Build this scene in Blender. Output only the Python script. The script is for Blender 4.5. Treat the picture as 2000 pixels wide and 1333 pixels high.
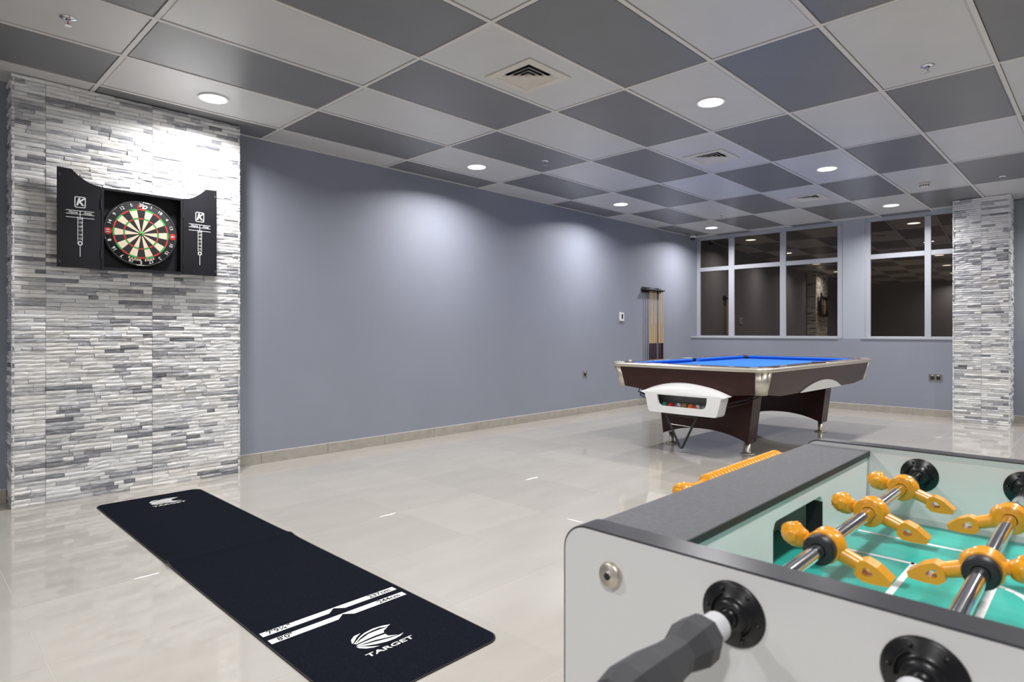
import bpy, bmesh, math, random
from mathutils import Vector, Matrix
PI = math.pi
scn = bpy.context.scene
COL = scn.collection
for _o in list(bpy.data.objects):
    bpy.data.objects.remove(_o, do_unlink=True)

# ------------------------------------------------------------------ camera
YAW = 0.7723
cam_d = bpy.data.cameras.new('camera'); cam = bpy.data.objects.new('camera', cam_d); COL.objects.link(cam)
cam.location = (-2.198, -4.0911, 1.092)
cam.rotation_euler = (PI / 2, 0, YAW - PI / 2)
cam_d.sensor_width = 36.0
cam_d.lens = 1202.935 / 2000 * 36.0
cam_d.shift_y = -(666.5 - 648.455) / 2000
cam_d.clip_start = 0.02
cam_d.dof.use_dof = True; cam_d.dof.focus_distance = 2.8; cam_d.dof.aperture_fstop = 9.0
scn.camera = cam
# ------------------------------------------------------------------ world (night outside), exposure
w = bpy.data.worlds.new('night'); scn.world = w; w.use_nodes = True
w.node_tree.nodes['Background'].inputs[0].default_value = (0.010, 0.011, 0.014, 1)
w.node_tree.nodes['Background'].inputs[1].default_value = 1.0
scn.view_settings.view_transform = 'Standard'; scn.view_settings.look = 'None'
scn.view_settings.gamma = 1.0; scn.view_settings.use_curve_mapping = False
scn.view_settings.exposure = 0.0
LAMP_W = 28.5                      # watts of each downlight
LAMP_COL = (1.0, 0.985, 0.985)
LAMP_SPREAD = math.radians(154)
CEIL = 2.686                       # ceiling height
TX, TY = 1.2166, 0.6               # ceiling tile pitch
YW = 0.957                         # face of the left wall
XF = 7.28                          # face of the far wall below the sill
XG = 7.50                          # window frame plane
XB, YR = -6.0, -6.9                # back and right walls

# ------------------------------------------------------------------ helpers
def link(o, parent=None):
    COL.objects.link(o)
    if parent is not None: o.parent = parent
    return o
class MB:
    def __init__(s): s.v = []; s.f = []; s.sm = []
    def add(s, vs, fs, M=None, smooth=False):
        b = len(s.v)
        s.v += [tuple(M @ Vector(p)) if M else tuple(p) for p in vs]
        s.f += [tuple(b + i for i in f) for f in fs]; s.sm += [smooth] * len(fs)
        return s
    def box(s, lo, hi, M=None, bev=0.0):
        x0, y0, z0 = lo; x1, y1, z1 = hi
        if bev <= 0:
            vs = [(x0,y0,z0),(x1,y0,z0),(x1,y1,z0),(x0,y1,z0),(x0,y0,z1),(x1,y0,z1),(x1,y1,z1),(x0,y1,z1)]
            fs = [(0,3,2,1),(4,5,6,7),(0,1,5,4),(1,2,6,5),(2,3,7,6),(3,0,4,7)]
            return s.add(vs, fs, M)
        bm = bmesh.new(); bmesh.ops.create_cube(bm, size=1)
        for v in bm.verts:
            v.co = Vector((x0 + (v.co.x + .5) * (x1 - x0), y0 + (v.co.y + .5) * (y1 - y0), z0 + (v.co.z + .5) * (z1 - z0)))
        bmesh.ops.bevel(bm, geom=list(bm.edges), offset=bev, segments=2, profile=.5, affect='EDGES')
        bm.verts.index_update()
        s.add([v.co[:] for v in bm.verts], [[v.index for v in f.verts] for f in bm.faces], M); bm.free()
        return s
    def cyl(s, p0, p1, r0, r1=None, n=20, caps=True, M=None, smooth=True):
        p0, p1 = Vector(p0), Vector(p1); r1 = r0 if r1 is None else r1
        q = (p1 - p0).to_track_quat('Z', 'Y').to_matrix()
        vs = []
        for p, r in ((p0, r0), (p1, r1)):
            for i in range(n):
                a = 2 * PI * i / n; vs.append(p + q @ Vector((r * math.cos(a), r * math.sin(a), 0)))
        s.add(vs, [(i, (i + 1) % n, n + (i + 1) % n, n + i) for i in range(n)], M, smooth)
        if caps: s.add(vs, [tuple(range(n - 1, -1, -1)), tuple(range(n, 2 * n))], M)
        return s
    def tube(s, pts, r, n=10, M=None, closed=False):
        pts = [Vector(p) for p in pts]; m = len(pts); vs = []; up = None
        for i, p in enumerate(pts):
            if closed: d = pts[(i + 1) % m] - pts[i - 1]
            else: d = pts[min(i + 1, m - 1)] - pts[max(i - 1, 0)]
            d.normalize()
            if up is None: up = Vector((0, 0, 1)) if abs(d.z) < .9 else Vector((1, 0, 0))
            sd = d.cross(up).normalized(); up = sd.cross(d).normalized()
            for k in range(n):
                a = 2 * PI * k / n; vs.append(p + sd * (r * math.cos(a)) + up * (r * math.sin(a)))
        fs = []
        for i in range(m if closed else m - 1):
            j = (i + 1) % m
            for k in range(n):
                fs.append((i * n + k, j * n + k, j * n + (k + 1) % n, i * n + (k + 1) % n))
        s.add(vs, fs, M, True)
        if not closed: s.add(vs, [tuple(range(n)), tuple(range((m - 1) * n, m * n))[::-1]], M)
        return s
    def lathe(s, prof, n=28, M=None, smooth=True, caps=True):
        vs = []; m = len(prof)
        for r, z in prof:
            for i in range(n):
                a = 2 * PI * i / n; vs.append((r * math.cos(a), r * math.sin(a), z))
        fs = [(j * n + i, j * n + (i + 1) % n, (j + 1) * n + (i + 1) % n, (j + 1) * n + i) for j in range(m - 1) for i in range(n)]
        s.add(vs, fs, M, smooth)
        if caps:
            s.add(vs, [tuple(range(n - 1, -1, -1)), tuple(range((m - 1) * n, m * n))], M)
        return s
    def prism(s, poly, z0, z1, M=None, top=None, smooth=False):
        n = len(poly); t = top or poly
        vs = [(x, y, z0) for x, y in poly] + [(x, y, z1) for x, y in t]
        s.add(vs, [(i, (i + 1) % n, n + (i + 1) % n, n + i) for i in range(n)], M, smooth)
        s.add(vs, [tuple(range(n - 1, -1, -1)), tuple(range(n, 2 * n))], M)
        return s
    def ring(s, outer, inner, z0, z1, M=None):
        n = len(outer)
        vs = [(x, y, z) for z in (z0, z1) for loop in (outer, inner) for x, y in loop]
        fs = []
        for i in range(n):
            j = (i + 1) % n
            fs += [(i, j, 2 * n + j, 2 * n + i), (n + j, n + i, 3 * n + i, 3 * n + j),
                   (2 * n + i, 2 * n + j, 3 * n + j, 3 * n + i), (j, i, n + i, n + j)]
        return s.add(vs, fs, M)
    def sphere(s, c, r, nu=20, nv=12, M=None, fn=None):
        vs = [(0, 0, -1)]; c = Vector(c)
        for j in range(1, nv):
            t = -PI / 2 + PI * j / nv
            for i in range(nu):
                a = 2 * PI * i / nu; vs.append((math.cos(t) * math.cos(a), math.cos(t) * math.sin(a), math.sin(t)))
        vs.append((0, 0, 1)); N = len(vs) - 1
        fs = [(0, 1 + (i + 1) % nu, 1 + i) for i in range(nu)]
        for j in range(nv - 2):
            for i in range(nu):
                a = 1 + j * nu; fs.append((a + i, a + (i + 1) % nu, a + nu + (i + 1) % nu, a + nu + i))
        a = 1 + (nv - 2) * nu
        fs += [(a + i, a + (i + 1) % nu, N) for i in range(nu)]
        vs = [c + Vector(fn(Vector(p)) if fn else p) * r for p in vs]
        return s.add(vs, fs, M, True)
    def mesh(s, name, mat=None):
        me = bpy.data.meshes.new(name); me.from_pydata(s.v, [], s.f)
        bm = bmesh.new(); bm.from_mesh(me)
        bmesh.ops.recalc_face_normals(bm, faces=list(bm.faces)); bm.to_mesh(me); bm.free()
        me.polygons.foreach_set('use_smooth', s.sm)
        if mat: me.materials.append(mat)
        return me
    def build(s, name, mat, parent=None, loc=None):
        o = bpy.data.objects.new(name, s.mesh(name, mat))
        if loc: o.location = loc
        return link(o, parent)
def tag(o, label=None, cat=None, group=None, kind=None):
    if label: o['label'] = label
    if cat: o['category'] = cat
    if group: o['group'] = group
    if kind: o['kind'] = kind
    return o
def thing(name, label, cat, loc=(0, 0, 0), rz=0, group=None):
    o = bpy.data.objects.new(name, None); o.location = loc; o.rotation_euler = (0, 0, rz)
    o.empty_display_size = .1
    return tag(link(o), label, cat, group)
def struct(name, o=None):
    if o is None: o = link(bpy.data.objects.new(name, None))
    o['kind'] = 'structure'; return o
def copy_tree(o, parent=None):
    c = o.copy(); link(c, parent)
    for ch in list(o.children): copy_tree(ch, c)
    return c
def rrect(x0, y0, x1, y1, r, n=6):
    pts = []
    for cx, cy, a0 in ((x1 - r, y0 + r, -PI / 2), (x1 - r, y1 - r, 0), (x0 + r, y1 - r, PI / 2), (x0 + r, y0 + r, PI)):
        for i in range(n + 1):
            a = a0 + PI / 2 * i / n; pts.append((cx + r * math.cos(a), cy + r * math.sin(a)))
    return pts
def text_mb(txt, size, bold=0.0, ext=0.0004, align='CENTER', shear=0.0, sx=1.0):
    c = bpy.data.curves.new('lettering', 'FONT'); c.body = txt; c.size = size; c.align_x = align; c.align_y = 'CENTER'
    c.extrude = ext; c.offset = bold; c.shear = shear; c.resolution_u = 3
    o = bpy.data.objects.new('lettering', c); COL.objects.link(o)
    dg = bpy.context.evaluated_depsgraph_get(); dg.update()
    me = bpy.data.meshes.new_from_object(o.evaluated_get(dg))
    mb = MB(); mb.add([(v.co.x * sx, v.co.y, v.co.z) for v in me.vertices], [tuple(p.vertices) for p in me.polygons])
    bpy.data.objects.remove(o); bpy.data.curves.remove(c); bpy.data.meshes.remove(me)
    return mb
def put(mb, other, M):
    mb.add(other.v, other.f, M); return mb

# ------------------------------------------------------------------ materials
def mat(name, col, rough=.5, metal=0.0, var=.06, scale=8.0, bump=0.0, bscale=None, spec=.5, coat=0.0, emit=None, stretch=None):
    m = bpy.data.materials.new(name); m.use_nodes = True
    nt = m.node_tree; n = nt.nodes; L = nt.links; b = n['Principled BSDF']
    b.inputs['Roughness'].default_value = rough; b.inputs['Metallic'].default_value = metal
    b.inputs['Specular IOR Level'].default_value = spec
    if coat: b.inputs['Coat Weight'].default_value = coat; b.inputs['Coat Roughness'].default_value = .08
    tc = n.new('ShaderNodeTexCoord'); nz = n.new('ShaderNodeTexNoise'); nz.inputs['Scale'].default_value = scale
    nz.inputs['Detail'].default_value = 5
    src = tc.outputs['Object']
    if stretch:
        mp = n.new('ShaderNodeMapping'); mp.inputs['Scale'].default_value = stretch
        L.new(src, mp.inputs[0]); src = mp.outputs[0]
    L.new(src, nz.inputs['Vector'])
    rp = n.new('ShaderNodeValToRGB')
    rp.color_ramp.elements[0].position = .3; rp.color_ramp.elements[1].position = .7
    rp.color_ramp.elements[0].color = tuple(c * (1 - var) for c in col) + (1,)
    rp.color_ramp.elements[1].color = tuple(min(1, c * (1 + var)) for c in col) + (1,)
    L.new(nz.outputs[0], rp.inputs[0]); L.new(rp.outputs[0], b.inputs['Base Color'])
    if bump:
        nb = n.new('ShaderNodeTexNoise'); nb.inputs['Scale'].default_value = bscale or scale * 8; nb.inputs['Detail'].default_value = 4
        L.new(src, nb.inputs['Vector'])
        bp = n.new('ShaderNodeBump'); bp.inputs['Strength'].default_value = bump; bp.inputs['Distance'].default_value = .01
        L.new(nb.outputs[0], bp.inputs['Height']); L.new(bp.outputs[0], b.inputs['Normal'])
    if emit:
        b.inputs['Emission Color'].default_value = emit[0] + (1,); b.inputs['Emission Strength'].default_value = emit[1]
    return m
def nodes_of(m): return m.node_tree.nodes, m.node_tree.links, m.node_tree.nodes['Principled BSDF']
M = {}
M['paint'] = mat('wall_paint', (.272, .290, .350), .55, var=.03, scale=1.6, bump=.03, bscale=160)
M['panel_grey'] = mat('aluminium_cladding', (.42, .45, .50), .38, .0, var=.02, scale=2)
M['frame'] = mat('window_frame_coating', (.44, .455, .50), .35, .0, var=.02, scale=3)
M['ceil_slab'] = mat('ceiling_void', (.12, .12, .12), .9)
M['tbar'] = mat('ceiling_grid_paint', (.66, .64, .62), .4, var=.02)
M['tile_l'] = mat('light_perforated_tile', (.585, .582, .58), .34, var=.03, scale=3, bump=.05, bscale=500)
M['tile_d'] = mat('dark_perforated_tile', (.178, .180, .188), .34, var=.05, scale=3, bump=.05, bscale=500)
M['grout'] = mat('grout', (.56, .535, .485), .4)
M['skirt'] = mat('skirting_ceramic', (.40, .37, .32), .3, var=.10, scale=14)
M['skirt_top'] = mat('white_grout', (.62, .60, .57), .6)
# polished porcelain tile with faint streaks, slightly different from tile to tile
m = mat('floor_porcelain', (.455, .432, .388), .05, var=.04, scale=2.6, stretch=(1, 2.5, 1), spec=.85); M['floor'] = m
n_, L_, b_ = nodes_of(m)
oi = n_.new('ShaderNodeObjectInfo'); mr = n_.new('ShaderNodeMapRange')
mr.inputs['To Min'].default_value = .95; mr.inputs['To Max'].default_value = 1.05
L_.new(oi.outputs['Random'], mr.inputs['Value'])
mx = n_.new('ShaderNodeMixRGB'); mx.blend_type = 'MULTIPLY'; mx.inputs[0].default_value = 1
L_.new(b_.inputs['Base Color'].links[0].from_socket, mx.inputs[1]); L_.new(mr.outputs[0], mx.inputs[2]); L_.new(mx.outputs[0], b_.inputs['Base Color'])
tc_ = [x for x in n_ if x.type == 'TEX_COORD'][0]; mp_ = [x for x in n_ if x.type == 'MAPPING'][0]
va = n_.new('ShaderNodeVectorMath'); va.operation = 'ADD'
vs_ = n_.new('ShaderNodeVectorMath'); vs_.operation = 'SCALE'; vs_.inputs['Scale'].default_value = 1.0
L_.new(oi.outputs['Location'], vs_.inputs[0]); L_.new(tc_.outputs['Object'], va.inputs[0]); L_.new(vs_.outputs[0], va.inputs[1]); L_.new(va.outputs[0], mp_.inputs[0])
# split-face ledger stone: tone stored per stone, veins from noise
m = bpy.data.materials.new('ledger_stone'); m.use_nodes = True; M['stone'] = m
n_, L_, b_ = nodes_of(m)
b_.inputs['Roughness'].default_value = .62
at = n_.new('ShaderNodeAttribute'); at.attribute_name = 'tone'
tc_ = n_.new('ShaderNodeTexCoord'); mp_ = n_.new('ShaderNodeMapping'); mp_.inputs['Scale'].default_value = (9, 9, 42)
L_.new(tc_.outputs['Object'], mp_.inputs[0])
nz = n_.new('ShaderNodeTexNoise'); nz.inputs['Scale'].default_value = 1.6; nz.inputs['Detail'].default_value = 8; nz.inputs['Roughness'].default_value = .68
nz.inputs['Distortion'].default_value = .8
L_.new(mp_.outputs[0], nz.inputs['Vector'])
ma = n_.new('ShaderNodeMath'); ma.operation = 'MULTIPLY_ADD'; ma.inputs[1].default_value = 1.0; ma.inputs[2].default_value = -.47
L_.new(nz.outputs[0], ma.inputs[0])
ad = n_.new('ShaderNodeMath'); ad.operation = 'ADD'; ad.use_clamp = True
L_.new(ma.outputs[0], ad.inputs[0]); L_.new(at.outputs['Fac'], ad.inputs[1])
rp = n_.new('ShaderNodeValToRGB'); e = rp.color_ramp.elements
e[0].position = 0; e[0].color = (.12, .125, .14, 1); e[1].position = 1; e[1].color = (.93, .925, .915, 1)
k = e.new(.35); k.color = (.33, .34, .37, 1); k = e.new(.62); k.color = (.66, .665, .68, 1)
L_.new(ad.outputs[0], rp.inputs[0])
n2 = n_.new('ShaderNodeTexNoise'); n2.inputs['Scale'].default_value = 3.5; L_.new(tc_.outputs['Object'], n2.inputs['Vector'])
r2 = n_.new('ShaderNodeValToRGB'); r2.color_ramp.elements[0].position = .5; r2.color_ramp.elements[1].position = .75
r2.color_ramp.elements[0].color = (1, 1, 1, 1); r2.color_ramp.elements[1].color = (1, .97, .92, 1)
L_.new(n2.outputs[0], r2.inputs[0])
mx = n_.new('ShaderNodeMixRGB'); mx.blend_type = 'MULTIPLY'; mx.inputs[0].default_value = 1
L_.new(rp.outputs[0], mx.inputs[1]); L_.new(r2.outputs[0], mx.inputs[2]); L_.new(mx.outputs[0], b_.inputs['Base Color'])
bp = n_.new('ShaderNodeBump'); bp.inputs['Strength'].default_value = .75; bp.inputs['Distance'].default_value = .008
L_.new(nz.outputs[0], bp.inputs['Height']); L_.new(bp.outputs[0], b_.inputs['Normal'])
M['mortar'] = mat('stone_backing', (.42, .40, .38), .9)
# dark tinted glass with night outside
m = bpy.data.materials.new('tinted_glass'); m.use_nodes = True; M['glass'] = m
n_, L_, b_ = nodes_of(m)
b_.inputs['Base Color'].default_value = (.006, .005, .004, 1); b_.inputs['Roughness'].default_value = .015
gl = n_.new('ShaderNodeBsdfGlossy'); gl.inputs['Roughness'].default_value = .012; gl.inputs['Color'].default_value = (.95, .75, .56, 1)
nzg = n_.new('ShaderNodeTexNoise'); nzg.inputs['Scale'].default_value = 1.2
bpg = n_.new('ShaderNodeBump'); bpg.inputs['Strength'].default_value = .012; bpg.inputs['Distance'].default_value = .05
L_.new(nzg.outputs[0], bpg.inputs['Height']); L_.new(bpg.outputs[0], gl.inputs['Normal'])
ms = n_.new('ShaderNodeMixShader'); ms.inputs[0].default_value = .13
L_.new(b_.outputs[0], ms.inputs[1]); L_.new(gl.outputs[0], ms.inputs[2]); L_.new(ms.outputs[0], n_['Material Output'].inputs[0])
M['lamp_on'] = mat('lit_diffuser', (1, 1, 1), .5, emit=((1, .99, .98), 9.0))
M['lamp_ring'] = mat('white_lamp_ring', (.8, .8, .8), .4)
M['vent'] = mat('cream_diffuser_plastic', (.66, .62, .55), .45, var=.04)
M['black'] = mat('matt_black', (.012, .012, .013), .6)
M['chrome'] = mat('polished_chrome', (.82, .82, .84), .10, 1.0, var=.02)
M['steel'] = mat('brushed_steel', (.62, .58, .52), .26, 1.0, var=.06, scale=40)
M['white_pl'] = mat('white_plastic', (.78, .78, .77), .4, var=.02)
M['offwhite'] = mat('offwhite_plastic', (.70, .66, .56), .45, var=.03)
M['screen'] = mat('dark_screen', (.02, .03, .025), .15)
M['red_glass'] = mat('red_bulb', (.5, .03, .02), .2)
M['cab'] = mat('black_painted_board', (.0125, .0130, .0165), .46, var=.25, scale=5, spec=.32)
M['print'] = mat('white_print', (.72, .72, .72), .7, var=.10, scale=40)
M['print_k'] = mat('black_print', (.015, .015, .018), .7)
M['print_r'] = mat('red_print', (.42, .02, .02), .6)
M['sisal_k'] = mat('black_sisal', (.014, .014, .015), .85, var=.3, scale=300)
M['sisal_w'] = mat('cream_sisal', (.73, .60, .45), .85, var=.08, scale=300)
M['sisal_g'] = mat('green_sisal', (.035, .36, .07), .8, var=.15, scale=300)
M['sisal_r'] = mat('red_sisal', (.48, .035, .03), .8, var=.15, scale=300)
M['mat'] = mat('navy_felt_mat', (.0085, .0098, .0155), .95, var=.4, scale=300, bump=.2, bscale=900, spec=.03)
M['mat_edge'] = mat('mat_rubber_edge', (.016, .014, .010), .8)
M['mat_print'] = mat('mat_white_print', (.74, .74, .73), .9, var=.10, scale=300)
M['maho'] = mat('mahogany_laminate', (.036, .0105, .0085), .30, var=.28, scale=9, stretch=(1, 1, 14), spec=.30)
M['rail'] = mat('rail_laminate', (.115, .050, .030), .18, var=.3, scale=6, stretch=(1, 10, 1), coat=.6)
M['trim'] = mat('champagne_metal', (.66, .61, .52), .36, .85, var=.03)
M['cloth'] = mat('blue_cloth', (.042, .20, .70), .9, var=.05, scale=200, spec=.15)
M['pocket'] = mat('black_pocket_leather', (.014, .014, .015), .5)
M['white_lac'] = mat('white_lacquer', (.80, .80, .79), .3, var=.015)
M['box_in'] = mat('grey_box_lining', (.20, .20, .21), .5)
M['maple'] = mat('maple_wood', (.66, .45, .21), .35, var=.12, scale=6, stretch=(1, 1, .1))
M['maple2'] = mat('pale_maple_wood', (.74, .57, .36), .35, var=.12, scale=6, stretch=(1, 1, .1))
M['butt'] = mat('dark_cue_butt', (.030, .010, .014), .3, var=.3, scale=30)
M['ivory'] = mat('ivory_ferrule', (.8, .78, .7), .4)
M['fz_white'] = mat('white_laminate', (.69, .69, .68), .33, var=.012, scale=3)
M['fz_in'] = mat('pale_inner_laminate', (.88, .82, .81), .25, var=.02, scale=3, coat=.2)
M['fz_edge'] = mat('charcoal_edge_banding', (.045, .046, .052), .30, var=.05, scale=20)
M['fz_cap'] = mat('charcoal_textured_laminate', (.110, .111, .122), .5, var=.14, scale=160, bump=.25, bscale=420)
M['fz_side'] = mat('dark_cap_edge', (.02, .022, .022), .5)
M['field'] = mat('green_playfield', (.035, .44, .36), .32, var=.14, scale=5, coat=.35, stretch=(5, 1, 1))
M['man'] = mat('amber_plastic', (.80, .345, .018), .25, var=.05, scale=30, coat=.2)
M['man_b'] = mat('blue_plastic', (.03, .08, .35), .27, var=.05, scale=30, coat=.2)
M['bush'] = mat('glossy_black_plastic', (.009, .009, .010), .30, var=.1)
M['rubber'] = mat('black_rubber', (.016, .016, .018), .4, var=.2, scale=60)
M['grip'] = mat('grey_rubber_grip', (.046, .046, .050), .5, var=.06, scale=60)
M['lining'] = mat('pale_grey_lining', (.80, .79, .76), .5, var=.05)
M['sleeve'] = mat('translucent_white_sleeve', (.58, .58, .60), .35)

# ------------------------------------------------------------------ floor
fl = MB().box((XB, YR, -.12), (XG + .2, YW + .1, -.0007)).build('floor', M['grout']); struct('floor', fl)
PF = .6045; fx0, fy0 = 0.0, 0.208
tile_me = MB().box((-PF / 2 + .0009, -PF / 2 + .0009, -.010), (PF / 2 - .0009, PF / 2 - .0009, 0), bev=.0005).mesh('floor_tile', M['floor'])
rest = MB(); cell = []
i0 = math.ceil((XB - fx0) / PF) - 1
for i in range(i0, int((XF - fx0) / PF) + 1):
    for j in range(-12, 3):
        xa, xb_ = fx0 + i * PF, fx0 + (i + 1) * PF; ya, yb = fy0 + (j - 1) * PF, fy0 + j * PF
        xa, xb_ = max(xa, XB), min(xb_, XF); ya, yb = max(ya, YR), min(yb, YW)
        if xb_ - xa < .03 or yb - ya < .03: continue
        cx, cy = (xa + xb_) / 2, (ya + yb) / 2
        dx, dy = cx - cam.location.x, cy - cam.location.y
        dep = dx * math.cos(YAW) + dy * math.sin(YAW); lat = dx * math.sin(YAW) - dy * math.cos(YAW)
        seen = dep > .6 and abs(lat / dep) < 1.05
        if seen:
            o = bpy.data.objects.new('floor_tile', tile_me); o.location = (cx, cy, 0)
            o.scale = ((xb_ - xa) / PF, (yb - ya) / PF, 1); link(o, fl)
        else: rest.box((xa + .0014, ya + .0014, -.010), (xb_ - .0014, yb - .0014, 0))
tag(rest.build('floor_tiles_behind', M['floor'], fl), kind='stuff')

# ------------------------------------------------------------------ walls
struct('', MB().box((XB - .1, YW, -.05), (XG + .3, YW + .15, CEIL + .12)).build('wall_left', M['paint']))
wf = struct('', MB().box((XF, YR, -.05), (XG + .3, YW, .990)).build('wall_far', M['paint']))
MB().box((XG - .03, -1.602, .990), (XG + .12, -1.312, CEIL + .02), bev=.004).build('cladding_panel', M['panel_grey'], wf)
MB().box((XG - .03, YR, .990), (XG + .12, -3.14, CEIL + .02)).build('cladding_panel', M['panel_grey'], wf)
MB().box((XG + .12, YR, .90), (XG + .3, YW, CEIL + .12)).build('outer_wall_core', M['black'], wf)
struct('', MB().box((XB - .1, YR - .15, -.05), (XG + .3, YR, CEIL + .12)).build('wall_right', M['paint']))
struct('', MB().box((XB - .15, YR, -.05), (XB, YW, CEIL + .12)).build('wall_back', M['paint']))
# skirting tiles
def skirting(name, a, b, fixed, axis, phase):
    root = struct(name); x = a
    marks = [a] + [m_ for m_ in [phase + .6045 * k for k in range(-20, 30)] if a + .02 < m_ < b - .02] + [b]
    for p, q in zip(marks, marks[1:]):
        p += .0012; q -= .0012
        if axis == 'x': t = MB().box((p, fixed - .010, 0), (q, fixed, .088), bev=.001)
        else: t = MB().box((fixed - .010, p, 0), (fixed, q, .088), bev=.001)
        t.build('skirting_tile', M['skirt'], root)
    if axis == 'x': MB().box((a, fixed - .007, .088), (b, fixed, .0925)).build('grout_line', M['skirt_top'], root)
    else: MB().box((fixed - .007, a, .088), (fixed, b, .0925)).build('grout_line', M['skirt_top'], root)
skirting('baseboard_left', -.25, XF - .012, YW, 'x', .608)
skirting('baseboard_left_rear', XB, -1.635, YW, 'x', .608)
skirting('baseboard_far', YR + .01, YW - .012, XF, 'y', .2)

# ------------------------------------------------------------------ windows
def window(name, y0, y1, mull, left_jamb, right_jamb, rot):
    root = struct(name); x0, x1 = XG - .02, XG + .06
    MB().box((XF - .012, y1, .990), (XG + .02, y0, 1.014), bev=.003).build('window_sill', M['frame'], root)
    MB().box((x0, y1, 2.632), (x1, y0, CEIL)).build('head_rail', M['frame'], root)
    MB().box((x0 + .01, y1, 1.014), (x1, y0, 1.030)).build('bottom_rail', M['frame'], root)
    bars = sorted([(y0 - left_jamb, y0)] + [(c - wd / 2, c + wd / 2) for c, wd in mull] + [(y1, y1 + right_jamb)], reverse=True)
    for a, b in bars:
        MB().box((x0, a, 1.014), (x1, b, 2.640), bev=.003).build('mullion', M['frame'], root)
    for (a, _), (_, b) in zip(bars, bars[1:]):
        MB().box((x0 + .004, b, 2.106), (x1, a, 2.172), bev=.003).build('transom', M['frame'], root)
        for za, zb in ((1.030, 2.106), (2.172, 2.632)):
            p = MB().box((-.004, (b - a) / 2 - .004, za), (.004, (a - b) / 2 + .004, zb)).build('pane', M['glass'], root)
            p.location = (XG + .03, (a + b) / 2, 0); p.rotation_euler = (0, 0, rot)
GLASS_ROT = math.radians(2.9)
window('window_1', YW, -1.312, [(.350, .095), (-.470, .090)], .055, .070, GLASS_ROT)
window('window_2', -1.602, -3.14, [(-2.345, .072)], .066, .07, GLASS_ROT)

# ------------------------------------------------------------------ ceiling
ce = struct('', MB().box((XB, YR, CEIL + .05), (XG + .3, YW, CEIL + .16)).build('ceiling', M['ceil_slab']))
tm = {}
for k_ in ('tile_l', 'tile_d'):
    t = MB(); a, b = TX / 2 - .015, TY / 2 - .015
    t.box((-a, -b, .006), (a, b, .030)); t.prism(rrect(-a + .006, -b + .006, a - .006, b - .006, .002, 1), .003, .006)
    tm[k_] = t.mesh('ceiling_tile', M[k_])
XE = XG + .04
VENTS = {(0, 2): (.63, -1.475), (2, 2): (3.11, -1.463), (4, 2): (5.53, -1.49)}
for i in range(-5, 7):
    for j in range(-2, 12):
        xa, xb_ = i * TX, (i + 1) * TX; yb, ya = -j * TY, -(j + 1) * TY
        xa, xb_ = max(xa, XB), min(xb_, XE); ya, yb = max(ya, YR), min(yb, YW)
        if xb_ - xa < .04 or yb - ya < .04: continue
        vp = VENTS.get((i, j)); o = None
        if vp:
            cx, cy = (xa + xb_) / 2, (ya + yb) / 2; a, b = TX / 2 - .015, TY / 2 - .015; u, v = vp[0] - cx, vp[1] - cy
            o = MB().ring([(-a, -b), (a, -b), (a, b), (-a, b)], [(u - .152, v - .152), (u + .152, v - .152), (u + .152, v + .152), (u - .152, v + .152)], .003, .030).build('ceiling_tile', M['tile_l'], ce)
            o.location = (cx, cy, CEIL); continue
        o = bpy.data.objects.new('ceiling_tile', tm['tile_l' if (i + j) % 2 == 0 else 'tile_d'])
        o.location = ((xa + xb_) / 2, (ya + yb) / 2, CEIL); o.scale = ((xb_ - xa) / TX, (yb - ya) / TY, 1); link(o, ce)
for i in range(-4, 7):
    x = i * TX
    MB().box((x - .012, YR, CEIL), (x + .012, YW, CEIL + .012)).build('grid_bar', M['tbar'], ce)
for j in range(-1, 12):
    y = -j * TY
    MB().box((XB, y - .012, CEIL - .0006), (XE, y + .012, CEIL + .012)).build('grid_bar', M['tbar'], ce)
MB().box((XB, YW - .020, CEIL - .002), (XE, YW, CEIL + .02)).build('edge_trim', M['tbar'], ce)
MB().box((XE - .03, YR, CEIL - .002), (XE, YW, CEIL + .02)).build('edge_trim', M['tbar'], ce)

# ------------------------------------------------------------------ stone pillars
rnd = random.Random(7)
def stone_geo(u0, u1, z0, z1, r):
    nu = max(2, min(5, int((u1 - u0) / .04)))
    g = .0009; u0 += g; u1 -= g; z0 += g; z1 -= g
    base = r.uniform(.006, .0135); vs = []; fs = []
    for b in range(3):
        for a in range(nu + 1):
            d = base + r.uniform(-.0026, .003) - (.003 if b != 1 else 0) - (.001 if a in (0, nu) else 0)
            vs.append((u0 + (u1 - u0) * a / nu, max(.003, d), z0 + (z1 - z0) * (b / 2 + (r.uniform(-.12, .12) if b == 1 else 0))))
    nn = nu + 1
    for b in range(2):
        for a in range(nu): fs.append((b * nn + a, b * nn + a + 1, (b + 1) * nn + a + 1, (b + 1) * nn + a))
    k = len(vs)
    loop = list(range(nn)) + [nn + nu] + list(range(3 * nn - 1, 2 * nn - 1, -1)) + [nn]
    for q in loop: vs.append((vs[q][0], -.004, vs[q][2]))
    m_ = len(loop)
    for q in range(m_): fs.append((loop[q], k + q, k + (q + 1) % m_, loop[(q + 1) % m_]))
    return vs, fs
def stone_rows(width, height, seams, r, dz=.0256):
    out = []; z = 0.0; row = 0
    ed = [0] + [s for s in seams if 0 < s < width] + [width]
    while z < height - .008:
        z1 = min(z + dz, height)
        for a, b in zip(ed, ed[1:]):
            u = a
            while u < b - .001:
                ln = r.choice([.06, .085, .11, .14, .17, .21, .26]) * r.uniform(.85, 1.15)
                e_ = u + ln
                if b - e_ < .05: e_ = b
                t = r.random()
                tone = r.uniform(.82, 1.05) if t < .54 else r.uniform(.58, .80) if t < .74 else r.uniform(.34, .54) if t < .94 else r.uniform(.14, .30)
                out.append((u, e_, z, z1, tone)); u = e_
        z = z1; row += 1
    return out
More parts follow.
